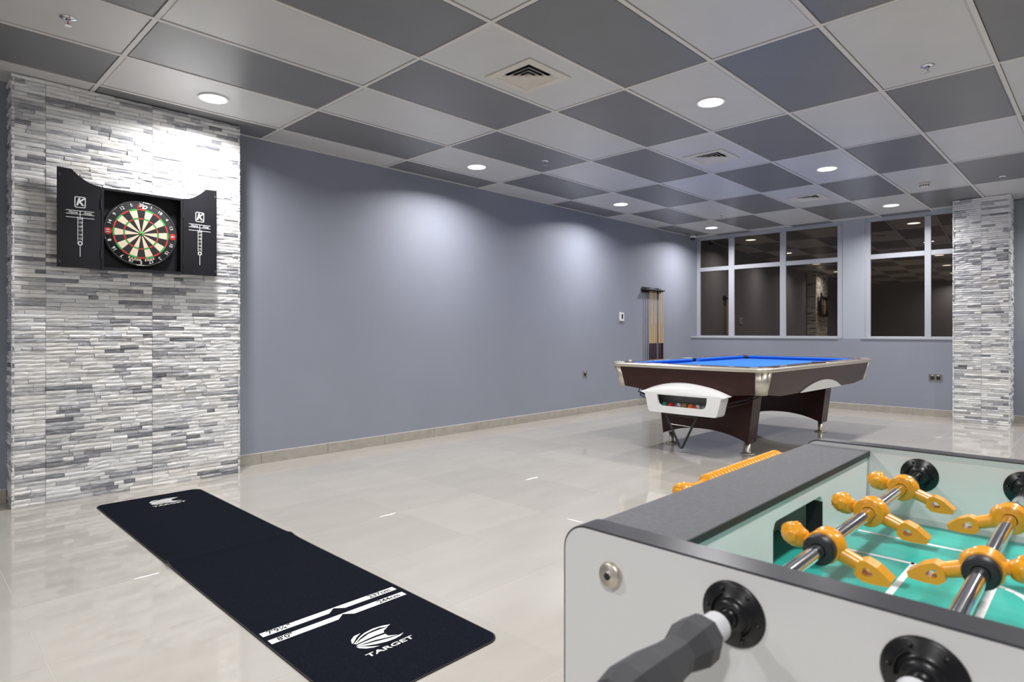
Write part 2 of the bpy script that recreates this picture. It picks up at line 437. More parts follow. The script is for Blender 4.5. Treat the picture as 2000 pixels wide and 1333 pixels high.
def set_tone(me, tones):
    at_ = me.attributes.new('tone', 'FLOAT', 'FACE'); at_.data.foreach_set('value', tones)
def pillar(name, label, x0, x1, y0, y1, faces, n_parts, seed):
    root = thing(name, label, 'pillar', ((x0 + x1) / 2, (y0 + y1) / 2, 0))
    off = Vector(((x0 + x1) / 2, (y0 + y1) / 2, 0)); r = random.Random(seed); D = .012
    MB().box((x0 + D - off.x, y0 + D - off.y, 0), (x1 - D - off.x, y1 - off.y if 'N' not in faces else y1 - D - off.y, CEIL - .001)).build('backing', M['mortar'], root)
    allst = []
    for f in faces:
        kind, seams = f, faces[f][0]
        if kind == 'S': org, ud, nd, wd = (x0, y0 + D), (1, 0), (0, -1), x1 - x0
        elif kind == 'W': org, ud, nd, wd = (x0 + D, y1), (0, -1), (-1, 0), y1 - y0
        elif kind == 'E': org, ud, nd, wd = (x1 - D, y0), (0, 1), (1, 0), y1 - y0
        else: org, ud, nd, wd = (x1, y1 - D), (-1, 0), (0, 1), x1 - x0
        for s_ in stone_rows(wd, CEIL - .001, seams, r):
            vs, fs = stone_geo(*s_[:4], r)
            wv = [(org[0] + ud[0] * u + nd[0] * d - off.x, org[1] + ud[1] * u + nd[1] * d - off.y, z) for u, d, z in vs]
            allst.append(((s_[1] - s_[0]) * faces[f][1], wv, fs, s_[4]))
    allst.sort(key=lambda q: -q[0])
    big, small = allst[:n_parts], allst[n_parts:]
    for _, vs, fs, tone in big:
        mb = MB(); mb.add(vs, fs); me = mb.mesh('stone', M['stone']); set_tone(me, [tone] * len(fs))
        link(bpy.data.objects.new('stone', me), root)
    mb = MB(); tn = []
    for _, vs, fs, tone in small: mb.add(vs, fs); tn += [tone] * len(fs)
    me = mb.mesh('small_stones', M['stone']); set_tone(me, tn)
    tag(link(bpy.data.objects.new('small_stones', me), root), kind='stuff')
    return root
pillar('stone_pillar', 'wide pillar of white and grey split stone strips carrying the dartboard cabinet', -1.636, -.250, .744, YW - .001,
       {'S': ([.172, .777], 1.0), 'W': ([], .1), 'E': ([], .05)}, 300, 3)
pillar('stone_pillar', 'narrow pillar of white and grey split stone strips beside the dark windows', 6.91, 7.27, -3.252, -2.700,
       {'W': ([.28], 1.0), 'S': ([], .3), 'N': ([], .2)}, 240, 11)

# ------------------------------------------------------------------ ceiling fittings
def downlight(label):
    root = thing('downlight', label, 'ceiling light', group='round ceiling downlights')
    MB().ring([(.098 * math.cos(a * PI / 18), .098 * math.sin(a * PI / 18)) for a in range(36)],
              [(.084 * math.cos(a * PI / 18), .084 * math.sin(a * PI / 18)) for a in range(36)], -.005, .004).build('trim_ring', M['lamp_ring'], root)
    MB().lathe([(.0, -.0025), (.0845, -.0025), (.0845, .003), (.0, .003)], 36, caps=False).build('diffuser', M['lamp_on'], root)
    d = bpy.data.lights.new('downlight_beam', 'AREA'); d.shape = 'DISK'; d.size = .165; d.energy = LAMP_W; d.color = LAMP_COL; d.spread = LAMP_SPREAD
    lo = link(bpy.data.objects.new('downlight_beam', d), root); lo.location = (0, 0, -.006)
    return root
dl0 = None
near_txt = {(0, 0): 'lit round downlight above the dartboard pillar', (1, 0): 'lit round downlight near the left wall, second from the dartboard pillar',
            (2, 0): 'lit round downlight near the left wall, third from the dartboard pillar', (3, 0): 'lit round downlight in the corner by the left wall and windows',
            (1, 1): 'largest-looking lit round downlight, in the middle of the ceiling', (2, 1): 'lit round downlight above the pool table',
            (3, 1): 'lit round downlight in front of the window beside the narrow pillar'}
for r_ in range(3):
    for c_ in range(-2, 4):
        lb = near_txt.get((c_, r_), 'lit round downlight in the ceiling behind the camera')
        if r_ == 0 and c_ < 0: continue
        if dl0 is None: o = dl0 = downlight(lb)
        else: o = copy_tree(dl0); o['label'] = lb
        o.location = (-.608 + c_ * 2 * TX, .303 - r_ * 2.4, CEIL)
def vent(label, x, y):
    root = thing('ceiling_vent', label, 'air vent', (x, y, CEIL), group='square ceiling air vents')
    sq = lambda h: [(-h, -h), (h, -h), (h, h), (-h, h)]
    MB().ring(sq(.190), sq(.139), -.004, .002).build('frame', M['vent'], root)
    for h in (.150, .116, .084, .054):
        # square louvre cone: low outside, high inside
        lo = [(-1, -1), (1, -1), (1, 1), (-1, 1)]; hi = max(.006, h - .046); vs = []
        for t in (0, .0025):
            vs += [(x * (h - .012 - t), y * (h - .012 - t), -.003) for x, y in lo] + [(x * (hi - t), y * (hi - t), .016) for x, y in lo]
        fs = []
        for i in range(4):
            j = (i + 1) % 4; fs += [(i, j, 4 + j, 4 + i), (8 + j, 8 + i, 12 + i, 12 + j), (i, 8 + i, 8 + j, j), (4 + j, 12 + j, 12 + i, 4 + i)]
        MB().add(vs, fs).build('louvre', M['vent'], root)
    MB().prism(sq(.012), -.003, .010).build('centre_plate', M['vent'], root)
    MB().box((-.150, -.150, .036), (.150, .150, .040)).build('duct', M['black'], root)
    MB().ring(sq(.152), sq(.150), -.001, .036).build('duct_collar', M['vent'], root)
vent('large-looking square cream vent in the nearest light ceiling tile', .63, -1.475)
vent('square cream vent in the ceiling above the near end of the pool table', 3.11, -1.463)
vent('farthest square cream vent in the ceiling near the windows', 5.53, -1.49)
def sprinkler():
    root = thing('sprinkler_head', '', 'sprinkler', group='ceiling sprinkler heads')
    MB().lathe([(.0, .003), (.036, .003), (.036, -.002), (.020, -.006), (.012, -.006)], 20, caps=False).build('escutcheon', M['chrome'], root)
    mb = MB().cyl((0, 0, -.004), (0, 0, -.016), .008, n=10)
    for s in (-1, 1): mb.tube([(s * .007, 0, -.014), (s * .012, 0, -.024), (s * .004, 0, -.036)], .0022, 6)
    mb.build('body', M['chrome'], root)
    MB().cyl((0, 0, -.016), (0, 0, -.034), .0028, n=8).build('bulb', M['red_glass'], root)
    MB().cyl((0, 0, -.036), (0, 0, -.038), .016, n=14).build('deflector', M['chrome'], root)
    return root
sp = sprinkler()
for k, (x, y, lb) in enumerate([(-1.53, -.29, 'chrome sprinkler in the ceiling nearest the dartboard pillar'), (2.185, -3.30, 'chrome sprinkler in a light ceiling tile at upper right'),
                                (2.138, -.30, 'small chrome sprinkler in a dark ceiling tile above the left wall'), (5.84, -3.286, 'chrome sprinkler in a dark tile above the narrow pillar'),
                                (5.806, -.278, 'farthest small sprinkler near the window corner')]):
    o = sp if k == 0 else copy_tree(sp); o['label'] = lb; o.location = (x, y, CEIL)
sd = thing('smoke_detector', 'cream round smoke detector on the ceiling near the narrow pillar', 'smoke detector', (5.62, -2.65, CEIL))
MB().lathe([(.0, .004), (.052, .004), (.052, -.012), (.048, -.014)], 28, caps=False).build('base', M['offwhite'], sd)
MB().lathe([(.046, -.014), (.046, -.020), (.040, -.034), (.028, -.042), (.0, -.043)], 28, caps=False).build('chamber', M['offwhite'], sd)
mb = MB()
for k in range(12):
    a = k * PI / 6; mb.box((-.006, -.0012, -.034), (.006, .0012, -.018), Matrix.Rotation(a, 4, 'Z') @ Matrix.Translation((0, .0435, 0)))
mb.build('vent_slots', M['black'], sd)
cc = thing('security_camera', 'small white dome camera under the ceiling in the far corner', 'camera', (7.16, .86, CEIL))
MB().lathe([(.0, 0), (.055, 0), (.055, -.030), (.050, -.045), (.0, -.045)], 28, caps=False).build('housing', M['white_pl'], cc)
MB().sphere((0, 0, -.045), .042, 20, 10, fn=lambda p: (p.x, p.y, min(p.z, .1) * .95)).build('dome', M['bush'], cc)

# ------------------------------------------------------------------ wall fittings
th = thing('thermostat', 'small white thermostat with dark screen on the left wall', 'thermostat', (5.228, YW, 1.308))
MB().prism(rrect(-.045, -.062, .045, .062, .012), 0, .022, Matrix.Rotation(PI / 2, 4, 'X')).build('body', M['white_pl'], th)
MB().prism(rrect(-.018, -.030, .018, .036, .003), .0215, .023, Matrix.Rotation(PI / 2, 4, 'X')).build('screen', M['screen'], th)
def socket(label, loc, rz, n):
    root = thing('power_socket', label, 'socket', loc, rz, 'steel wall sockets'); RX = Matrix.Rotation(PI / 2, 4, 'X')
    wd = .146 if n == 2 else .086
    MB().prism(rrect(-wd / 2, -.043, wd / 2, .043, .004), 0, .006, RX).build('plate', M['steel'], root)
    for k in range(n):
        x = (k - (n - 1) / 2) * .064
        MB().prism(rrect(x - .021, -.028, x + .021, .016, .003), .006, .0075, RX).build('socket_insert', M['black'], root)
        MB().prism(rrect(x - .006, .021, x + .006, .035, .002), .006, .009, RX).build('rocker_switch', M['white_pl'], root)
socket('single steel power socket low on the left wall', (4.377, YW, .527), 0, 1)
socket('double steel power socket low on the far wall by the narrow pillar', (XF, -2.464, .502), -PI / 2, 2)

# ------------------------------------------------------------------ dartboard cabinet and board
FR = Matrix.Rotation(PI / 2, 4, 'X')          # local xy plane -> upright, facing -y
CX, CZ, CYB = -.937, 1.772, .732               # cabinet centre, back plane
cab = thing('dartboard_cabinet', 'open black dartboard cabinet hung on the wide stone pillar', 'cabinet', (CX, CYB, CZ))
CWd, CHt, CDp = .247, .268, .078
MB().box((-CWd, -.012, -CHt), (CWd, 0, CHt)).build('back_panel', M['cab'], cab)
MB().box((-CWd, -CDp, -CHt), (-CWd + .014, -.012, CHt)).build('side_panel', M['cab'], cab)
MB().box((CWd - .014, -CDp, -CHt), (CWd, -.012, CHt)).build('side_panel', M['cab'], cab)
MB().box((-CWd + .014, -CDp, CHt - .014), (CWd - .014, -.012, CHt)).build('top_panel', M['cab'], cab)
MB().box((-CWd + .014, -CDp, -CHt), (CWd - .014, -.012, -CHt + .014)).build('bottom_panel', M['cab'], cab)
def scoreboard(door, cx, dz, s):
    def p(mb, name='score_print'): mb.build(name, M['print'], door)
    T = lambda x, z: Matrix.Translation((cx + x, -.0192, dz + z)) @ FR
    # badge: rounded square outline with a leaning letter
    mb = MB().ring(rrect(-.030 * s, -.036 * s, .030 * s, .036 * s, .010 * s), rrect(-.025 * s, -.031 * s, .025 * s, .031 * s, .007 * s), 0, .0005, T(0, .118 * s))
    put(mb, text_mb('K', .066 * s, .0022, .0003, shear=.25), T(-.002, .118 * s)); p(mb, 'badge')
    mb = MB()
    for z in (.062, .040, .018): mb.box((-.075 * s, -.0018, 0), (.075 * s, .0018, .0005), T(0, z * s))
    mb.box((-.0018, -.022 * s, 0), (.0018, .022 * s, .0005), T(0, .040 * s))
    p(mb)
    p(put(MB(), text_mb('Home', .019 * s, .0003, .0003, shear=.3), T(-.038 * s, .051 * s)), 'lettering')
    p(put(MB(), text_mb('Away', .019 * s, .0003, .0003, shear=.3), T(.040 * s, .051 * s)), 'lettering')
    mb = MB()
    for x in (-.0125, .0125): mb.box((-.0016, -.078 * s, 0), (.0016, .078 * s, .0005), T(x * s, -.054 * s))
    p(mb)
    for k, t in enumerate(('20', '19', '18', '17', '16', '15')):
        p(put(MB(), text_mb(t, .021 * s, .0002, .0003), T(0, (.012 - k * .0255) * s)), 'lettering')
    c = lambda r: [(r * math.cos(a * PI / 10), r * math.sin(a * PI / 10)) for a in range(20)]
    mb = MB().ring(c(.0145 * s), c(.0075 * s), 0, .0005, T(0, -.146 * s)); mb.box((-.002, -.035 * s, 0), (.002, .035 * s, .0005), T(0, -.196 * s)); p(mb)
def cab_door(side, ang):
    # outline of the door leaf: hinge edge lower, free edge with a raised shoulder and a concave sweep between
    W_ = .232; pts = [(0, -CHt), (W_, -CHt), (W_, CHt + .097), (W_ - .075, CHt + .093)]
    for k in range(1, 9):
        t = k / 8; pts.append((W_ - .075 - (W_ - .085) * t, CHt + .093 - .089 * (1 - (1 - t) ** 1.8)))
    pts.append((0, CHt + .002))
    pts = [(side * x, z) for x, z in pts]
    d = MB().prism(pts, 0, .018, FR).build('door', M['cab'], cab)
    d.location = (side * (CWd + .002), -CDp + .018, 0); d.rotation_euler = (0, 0, ang)
    for z in (.16, -.17): MB().cyl((side * -.001, -.019, z - .03), (side * -.001, -.019, z + .03), .004, n=8).build('hinge', M['black'], d)
    for z in (CHt + .05, -CHt + .035): MB().box((side * (W_ - .018), -.020, z - .010), (side * (W_ - .008), -.018, z + .010)).build('catch', M['grip'], d)
    scoreboard(d, side * .112, .035, 1.0)
    return d
cab_door(-1, math.radians(-4)); cab_door(1, math.radians(2))
db = thing('dartboard', 'round dartboard with red and green rings inside the black cabinet', 'dartboard', (-.946, .719, 1.764))
FY = -.040
MB().lathe([(0, 0), (.2255, 0), (.2255, .037), (.2225, .040), (.1, .040), (0, .040)], 64, FR, caps=False).build('board_body', M['sisal_k'], db)
def sector(r0, r1, a0, a1, z0, z1, n=4):
    mb = MB(); vs = []
    for z in (z0, z1):
        for k in range(n + 1):
            a = a0 + (a1 - a0) * k / n
            vs += [(r0 * math.sin(a), r0 * math.cos(a), z), (r1 * math.sin(a), r1 * math.cos(a), z)]
    q = 2 * (n + 1); fs = []
    for k in range(n):
        fs += [(q + 2 * k, q + 2 * k + 1, q + 2 * k + 3, q + 2 * k + 2), (2 * k + 1, 2 * k + 3, q + 2 * k + 3, q + 2 * k + 1), (2 * k, q + 2 * k, q + 2 * k + 2, 2 * k + 2)]
    fs += [(0, 1, q + 1, q), (q - 2, 2 * q - 2, 2 * q - 1, q - 1)]
    return mb.add(vs, fs, FR)
NUM = [20, 1, 18, 4, 13, 6, 10, 15, 2, 17, 3, 19, 7, 16, 8, 11, 14, 9, 12, 5]
for k in range(20):
    a0, a1 = math.radians(k * 18 - 9 + .35), math.radians(k * 18 + 9 - .35)
    dark = k % 2 == 0
    for r0, r1, ring_ in ((.017, .0985, 0), (.0985, .1085, 1), (.1085, .160, 0), (.160, .171, 1)):
        m_ = M['sisal_r' if dark else 'sisal_g'] if ring_ else M['sisal_k' if dark else 'sisal_w']
        sector(r0 + .0006, r1 - .0006, a0, a1, .0395, .0412 if ring_ else .0408).build('segment', m_, db)
    c_ = k * PI / 10
    put(MB(), text_mb(str(NUM[k]), .030, .0004, .0006), FR @ Matrix.Rotation(-c_, 4, 'Z') @ Matrix.Translation((0, .196, .0415))).build('number', M['print'], db)
MB().lathe([(.0066, .0395), (.016, .0395), (.016, .0412), (.0066, .0412)], 32, FR, caps=False).build('outer_bull', M['sisal_g'], db)
MB().lathe([(0, .0395), (.0062, .0395), (.0062, .0414), (0, .0414)], 20, FR, caps=False).build('bull', M['sisal_r'], db)
MB().tube([(.2165 * math.cos(a * PI / 36), .2165 * math.sin(a * PI / 36), .042) for a in range(72)], .0014, 6, FR, closed=True).build('number_ring', M['chrome'], db)
for a in (-PI / 2, PI / 2):
    put(MB(), MB().lathe([(0, .0402), (.023, .0402), (.023, .0409), (0, .0409)], 24, caps=False), FR @ Matrix.Rotation(a, 4, 'Z') @ Matrix.Translation((0, .196, 0))).build('red_disc', M['print_r'], db)
put(MB(), text_mb('R', .032, .0016, .0004, shear=.35, sx=1.25), FR @ Matrix.Translation((-.016, .183, .0415))).build('red_letter', M['print_r'], db)
put(MB(), text_mb('D', .032, .0016, .0004, shear=.35, sx=1.25), FR @ Matrix.Translation((.018, .183, .0415))).build('white_letter', M['print'], db)
word = 'RAZOR EDGE'
for k, chx in enumerate(word):
    if chx == ' ': continue
    a = math.radians(180 + 24 - k * 48 / (len(word) - 1))
    put(MB(), text_mb(chx, .019, .0008, .0004, shear=.2), FR @ Matrix.Rotation(-a, 4, 'Z') @ Matrix.Translation((0, .1815, .0415)) @ Matrix.Rotation(PI, 4, 'Z')).build('lettering', M['sisal_w'], db)

# ------------------------------------------------------------------ throw mat
mx0, mx1, my0, my1, MT = -1.262, -.652, -2.535, .455, .005
mt = thing('dart_throw_mat', 'long black throw mat with white distance lines in front of the dartboard', 'mat', ((mx0 + mx1) / 2, (my0 + my1) / 2, 0))
OX, OY = (mx0 + mx1) / 2, (my0 + my1) / 2
def fold_h(y): return .010 * math.exp(-((y + .93) / .035) ** 2) + .004 * math.exp(-((y + .93) / .14) ** 2)
def mat_sheet(ins, z0, z1, step=40):
    # rounded rectangle cut in strips along y so that the old fold can rise
    mb = MB(); r = .055 - ins; ys = sorted(set([my0 + ins + r * (1 - math.cos(k * PI / 16)) for k in range(9)] + [my1 - ins - r * (1 - math.cos(k * PI / 16)) for k in range(9)] +
        [my0 + (my1 - my0) * k / step for k in range(2, step - 1)] + [-.93 + d for d in (-.12, -.08, -.05, -.03, -.015, 0, .015, .03, .05, .08, .12)]))
    vs = []
    for y in ys:
        d = min(y - my0 - ins, my1 - ins - y); iy = 0
        if d < r: iy = r - math.sqrt(max(0, r * r - (r - d) ** 2))
        h = fold_h(y)
        for x in (mx0 + ins + iy, mx1 - ins - iy):
            hh = h * (1.0 if x < OX else .7)
            vs += [(x - OX, y - OY, z0 + (hh if z0 > 0 else 0)), (x - OX, y - OY, z1 + hh)]
    fs = []
    for k in range(len(ys) - 1):
        a, b = 4 * k, 4 * k + 4
        fs += [(a + 1, a + 3, b + 3, b + 1), (a, b, b + 2, a + 2), (a, a + 1, b + 1, b), (a + 2, b + 2, b + 3, a + 3)]
    e_ = 4 * (len(ys) - 1); fs += [(0, 2, 3, 1), (e_, e_ + 1, e_ + 3, e_ + 2)]
    return mb.add(vs, fs)
mat_sheet(0, 0.0005, MT - .0006).build('rubber_edge', M['mat_edge'], mt)
mat_sheet(.005, MT - .0006, MT).build('felt', M['mat'], mt)
def on_mat(mb, name, m_, z=MT): 
    o = mb.build(name, m_, mt); o.location = (-OX, -OY, 0); return o
for yb_, yt in ((-1.930, -1.896), (-2.000, -1.966)):
    xa, xb_ = -1.247, -.677; nc = -.955
    on_mat(MB().prism([(xa, yb_), (nc - .034, yb_), (nc, yt - .005), (nc, yt), (xa, yt)], MT - .0003, MT + .0005), 'distance_line', M['mat_print'])
    on_mat(MB().prism([(xb_, yt), (nc, yt), (nc, yt - .005), (nc + .034, yb_), (xb_, yb_)], MT - .0003, MT + .0005), 'distance_line', M['mat_print'])
for t, x, y in (("7'9\u00bc\"", -1.180, -1.913), ('237cm', -.752, -1.913), ("8'0\"", -1.190, -1.983), ('244cm', -.752, -1.983)):
    on_mat(put(MB(), text_mb(t, .036, .0006, .0003, sx=1.05), Matrix.Translation((x, y, MT + .0007))), 'lettering', M['print_k'])
def b3(px, py):                                   # photo pixel -> point of the mat plane
    f_ = 1202.935; dx = (640 + px / 5.978 - 1000) / f_; dz = (648.455 - (1110 + py / 5.978)) / f_
    F_ = Vector((math.cos(YAW), math.sin(YAW), 0)); R_ = Vector((math.sin(YAW), -math.cos(YAW), 0))
    d = F_ + R_ * dx + Vector((0, 0, dz)); t = (MT - 1.092) / d.z
    return (cam.location.x + d.x * t, cam.location.y + d.y * t)
LOGO = [[(282, 885), (272, 845), (305, 800), (382, 764), (335, 815), (297, 886)],
        [(305, 890), (380, 800), (430, 760), (520, 712), (640, 675), (730, 660), (690, 688), (600, 700), (500, 742), (430, 780), (380, 820), (318, 893)],
        [(322, 893), (385, 838), (480, 770), (600, 722), (700, 690), (652, 735), (660, 755), (560, 790), (450, 838), (340, 892)],
        [(335, 908), (420, 868), (560, 812), (672, 772), (708, 792), (820, 780), (700, 812), (560, 842), (450, 878), (360, 908)],
        [(345, 914), (460, 888), (580, 856), (700, 826), (820, 788), (885, 756), (850, 792), (780, 830), (690, 862), (560, 892), (430, 912), (360, 918)],
        [(330, 922), (400, 920), (500, 920), (605, 910), (540, 930), (450, 943), (370, 940)]]
base = b3(600, 880)
for k, (ox, oy, s) in enumerate(((0, 0, 1.0), (.045, 2.475, 1.0))):
    for poly in LOGO:
        q = [b3(*p) for p in poly]
        q = [((x - base[0]) * s + base[0] + ox, (y - base[1]) * s + base[1] + oy) for x, y in q]
        on_mat(MB().prism(q, MT - .0003, MT + .0005), 'logo_blade', M['mat_print'])
    on_mat(put(MB(), text_mb('TARGET', .0315, .0006, .0003, sx=1.62), Matrix.Translation((-.966 + ox, -2.3065 + oy, MT + .0004))), 'lettering', M['mat_print'])

# ------------------------------------------------------------------ pool table
pt = thing('pool_table', 'pool table with blue cloth, dark mahogany apron and champagne metal trim', 'pool table', (4.10, -1.40, 0), -.0244)
HL, HW, HT = 1.37, .775, .800
PL, PW = 1.18, .590
outer = rrect(-HL, -HW, HL, HW, .10, 8)
def scale_loop(d, r): return rrect(-HL + d, -HW + d, HL - d, HW - d, r, 8)
inner = scale_loop(.13, .012)
# rail tops: four brown lengths with metal corner castings
RW = .135
for s in (-1, 1):
    MB().box((-HL + .14, s * (HW - RW), HT - .035), (-.06, s * (HW - .016), HT), bev=.006).build('side_rail', M['rail'], pt) if s < 0 else MB().box((-HL + .14, HW - RW, HT - .035), (-.06, HW - .016, HT), bev=.006).build('side_rail', M['rail'], pt)
    lo, hi = sorted((s * (HW - RW), s * (HW - .016)))
    MB().box((.06, lo, HT - .035), (HL - .14, hi, HT), bev=.006).build('side_rail', M['rail'], pt)
    lo, hi = sorted((s * (HL - RW), s * (HL - .016)))
    MB().box((lo, -HW + .14, HT - .035), (hi, HW - .14, HT), bev=.006).build('end_rail', M['rail'], pt)
    lo, hi = sorted((s * (HW - .10), s * (HW - .016)))
    MB().box((-.058, lo, HT - .036), (.058, hi, HT + .001), bev=.005).build('side_pocket_plate', M['trim'], pt)
    mb = MB(); aa = [PI * k / 12 for k in range(13)]
    mb.tube([(.058 * math.cos(a), s * (HW - .135) + s * .045 * math.sin(a), HT - .012) for a in aa], .012, 8)
    mb.prism([(.058 * math.cos(a), s * (HW - .135) + s * .045 * math.sin(a)) for a in aa], HT - .075, HT - .045)
    mb.build('side_pocket', M['pocket'], pt)
for sx in (-1, 1):
    for sy in (-1, 1):
        # corner casting: rounded outer corner, concave pocket mouth
        oc = [(HL - .016 - .09 + .09 * math.cos(a * PI / 16), HW - .016 - .09 + .09 * math.sin(a * PI / 16)) for a in range(9)]
        ic = [(HL - .15 + .075 * math.cos(a), HW - .15 + .075 * math.sin(a)) for a in [math.radians(118 - 19 * k) for k in range(8)]]
        poly = [(HL - .016, HW - .16)] + oc + [(HL - .16, HW - .016), (HL - .16, HW - .085)] + ic + [(HL - .085, HW - .16)]
        mb = MB().prism([(sx * x, sy * y) for x, y in poly], HT - .036, HT + .0015); mb.build('corner_casting', M['trim'], pt)
        mb = MB(); mb.tube([(sx * (HL - .15 + .070 * math.cos(math.radians(a))), sy * (HW - .15 + .070 * math.sin(math.radians(a))), HT - .014) for a in range(-45, 136, 15)], .010, 8)
        mb.lathe([(.072, HT - .02), (.066, HT - .09), (.0, HT - .10)], 16, Matrix.Translation((sx * (HL - .15), sy * (HW - .15), 0)), caps=False)
        mb.build('corner_pocket', M['pocket'], pt)
# rounded metal band round the table
band = MB(); prof = [(.020, HT - .002), (.010, HT - .003), (.003, HT - .010), (0, HT - .020), (.003, HT - .032), (.012, HT - .040), (.022, HT - .042)]
loops = [scale_loop(d, max(.02, .10 - d)) for d, z in prof]; nn = len(loops[0]); vs = []; fs = []
for lp, (d, z) in zip(loops, prof): vs += [(x, y, z) for x, y in lp]
for j in range(len(prof) - 1):
    for i in range(nn): fs.append((j * nn + i, j * nn + (i + 1) % nn, (j + 1) * nn + (i + 1) % nn, (j + 1) * nn + i))
band.add(vs, fs, smooth=True).build('metal_band', M['trim'], pt)
# bed and cushions
MB().box((-HL + .09, -HW + .09, HT - .062), (HL - .09, HW - .09, HT - .040)).build('slate_bed', M['cloth'], pt)
def cushion(x0, y0, x1, y1, nx, ny):
    L_v = Vector((x1 - x0, y1 - y0, 0)); d = L_v.normalized(); n_v = Vector((nx, ny, 0)); m_ = .05
    p0, p1 = Vector((x0, y0, 0)), Vector((x1, y1, 0)); vs = []
    for p, s in ((p0, 1), (p1, -1)):
        vs += [p + Vector((0, 0, HT - .003)), p + Vector((0, 0, HT - .042)), p + d * s * m_ + n_v * .048 + Vector((0, 0, HT - .006)), p + d * s * m_ + n_v * .052 + Vector((0, 0, HT - .014)), p + d * s * m_ + n_v * .030 + Vector((0, 0, HT - .041))]
    MB().add(vs, [(0, 2, 7, 5), (2, 3, 8, 7), (3, 4, 9, 8), (4, 1, 6, 9), (0, 1, 4, 3, 2), (5, 7, 8, 9, 6), (0, 5, 6, 1)]).build('cushion', M['cloth'], pt)
for s in (-1, 1):
    cushion(-HL + .17, s * (HW - RW), -.05, s * (HW - RW), 0, -s); cushion(.05, s * (HW - RW), HL - .17, s * (HW - RW), 0, -s)
    cushion(s * (HL - RW), -HW + .17, s * (HL - RW), HW - .17, -s, 0)
# apron boards: lean inwards, lower edge drops towards the middle
AT, ACZ, AMZ = HT - .040, .578, .545
def apron(length, half, M_):
    n = 24; vs = []; fs = []
    for th_ in (0, .022):
        for k in range(n + 1):
            u = -1 + 2 * k / n; x = u * length
            e_ = (1 - abs(u)) * length
            zb = ACZ + (AMZ - ACZ) * min(1, e_ / .34)
            xb = x * (1 - .045 / length)
            lean = .055 * (AT - zb) / (AT - AMZ)
            vs += [(x, -half + .020 + th_, AT), (xb, -half + .020 + lean + th_, zb)]
    q = 2 * (n + 1)
    for k in range(n):
        a = 2 * k; fs += [(a, a + 2, a + 3, a + 1), (q + a, q + a + 1, q + a + 3, q + a + 2), (a + 1, a + 3, q + a + 3, q + a + 1), (a, q + a, q + a + 2, a + 2)]
    return MB().add(vs, fs, M_)
for k, (ln, hf) in enumerate(((HL - .055, HW), (HW - .055, HL), (HL - .055, HW), (HW - .055, HL))):
    ap = apron(ln, hf, Matrix.Rotation(-k * PI / 2, 4, 'Z')).build('apron', M['maho'], pt)
    # white arched inlay on the board
    vs = []; n = 20; fs = []; wd = .53 if k % 2 == 0 else .42
    for i in range(n + 1):
        u = -1 + 2 * i / n; top = AMZ + .092 * (1 - u * u) + .001
        for z in (AMZ - .001, top):
            lean = .055 * (AT - z) / (AT - AMZ)
            for th_ in (-.010, .004): vs.append((u * wd, -hf + .020 + lean + th_, z))
    for i in range(n):
        a = 4 * i; b = a + 4; fs += [(a, b, b + 2, a + 2), (a + 2, b + 2, b + 3, a + 3), (a, a + 1, b + 1, b), (a + 1, a + 3, b + 3, b + 1)]
    MB().add(vs, fs, Matrix.Rotation(-k * PI / 2, 4, 'Z')).build('arched_inlay', M['white_lac'], ap)
for sx in (-1, 1):
    for sy in (-1, 1):
        mb = MB(); vs = []; n = 10; fs = []
        for z, ins, r, wd in ((AT + .004, .014, .075, .095), (ACZ - .006, .064, .045, .070)):
            lp = [(HL - ins, HW - ins - wd)] + [(HL - ins - r + r * math.cos(a * PI / 2 / n), HW - ins - r + r * math.sin(a * PI / 2 / n)) for a in range(n + 1)] + [(HL - ins - wd, HW - ins)]
            vs += [(sx * x, sy * y, z) for x, y in lp]; m_ = len(lp)
            vs += [(sx * (x - .012), sy * (y - .012), z) for x, y in lp]
        for i in range(m_ - 1):
            fs += [(i, i + 1, 2 * m_ + i + 1, 2 * m_ + i), (m_ + i, 3 * m_ + i, 3 * m_ + i + 1, m_ + i + 1), (2 * m_ + i, 2 * m_ + i + 1, 3 * m_ + i + 1, 3 * m_ + i), (i, m_ + i, m_ + i + 1, i + 1)]
        fs += [(0, m_, 3 * m_, 2 * m_), (m_ - 1, 2 * m_ - 1, 4 * m_ - 1, 3 * m_ - 1)]
        mb.add(vs, fs, smooth=True).build('corner_cap', M['trim'], pt)
# under frame, gutters
MB().box((-HL + .16, -HW + .16, .585), (HL - .16, HW - .16, .725)).build('under_frame', M['black'], pt)
for s in (-1, 1):
    for dz, dy in ((0, 0), (0, .035), (-.03, .018)):
        MB().tube([(HL - .18, s * (HW - .16 - dy), .630 + dz), (-HL + .34, s * (HW - .16 - dy), .590 + dz), (-HL + .14, s * (HW - .24 - dy), .520 + dz), (-HL + .10, s * .36, .47 + dz)], .005, 6).build('ball_track', M['black'], pt)
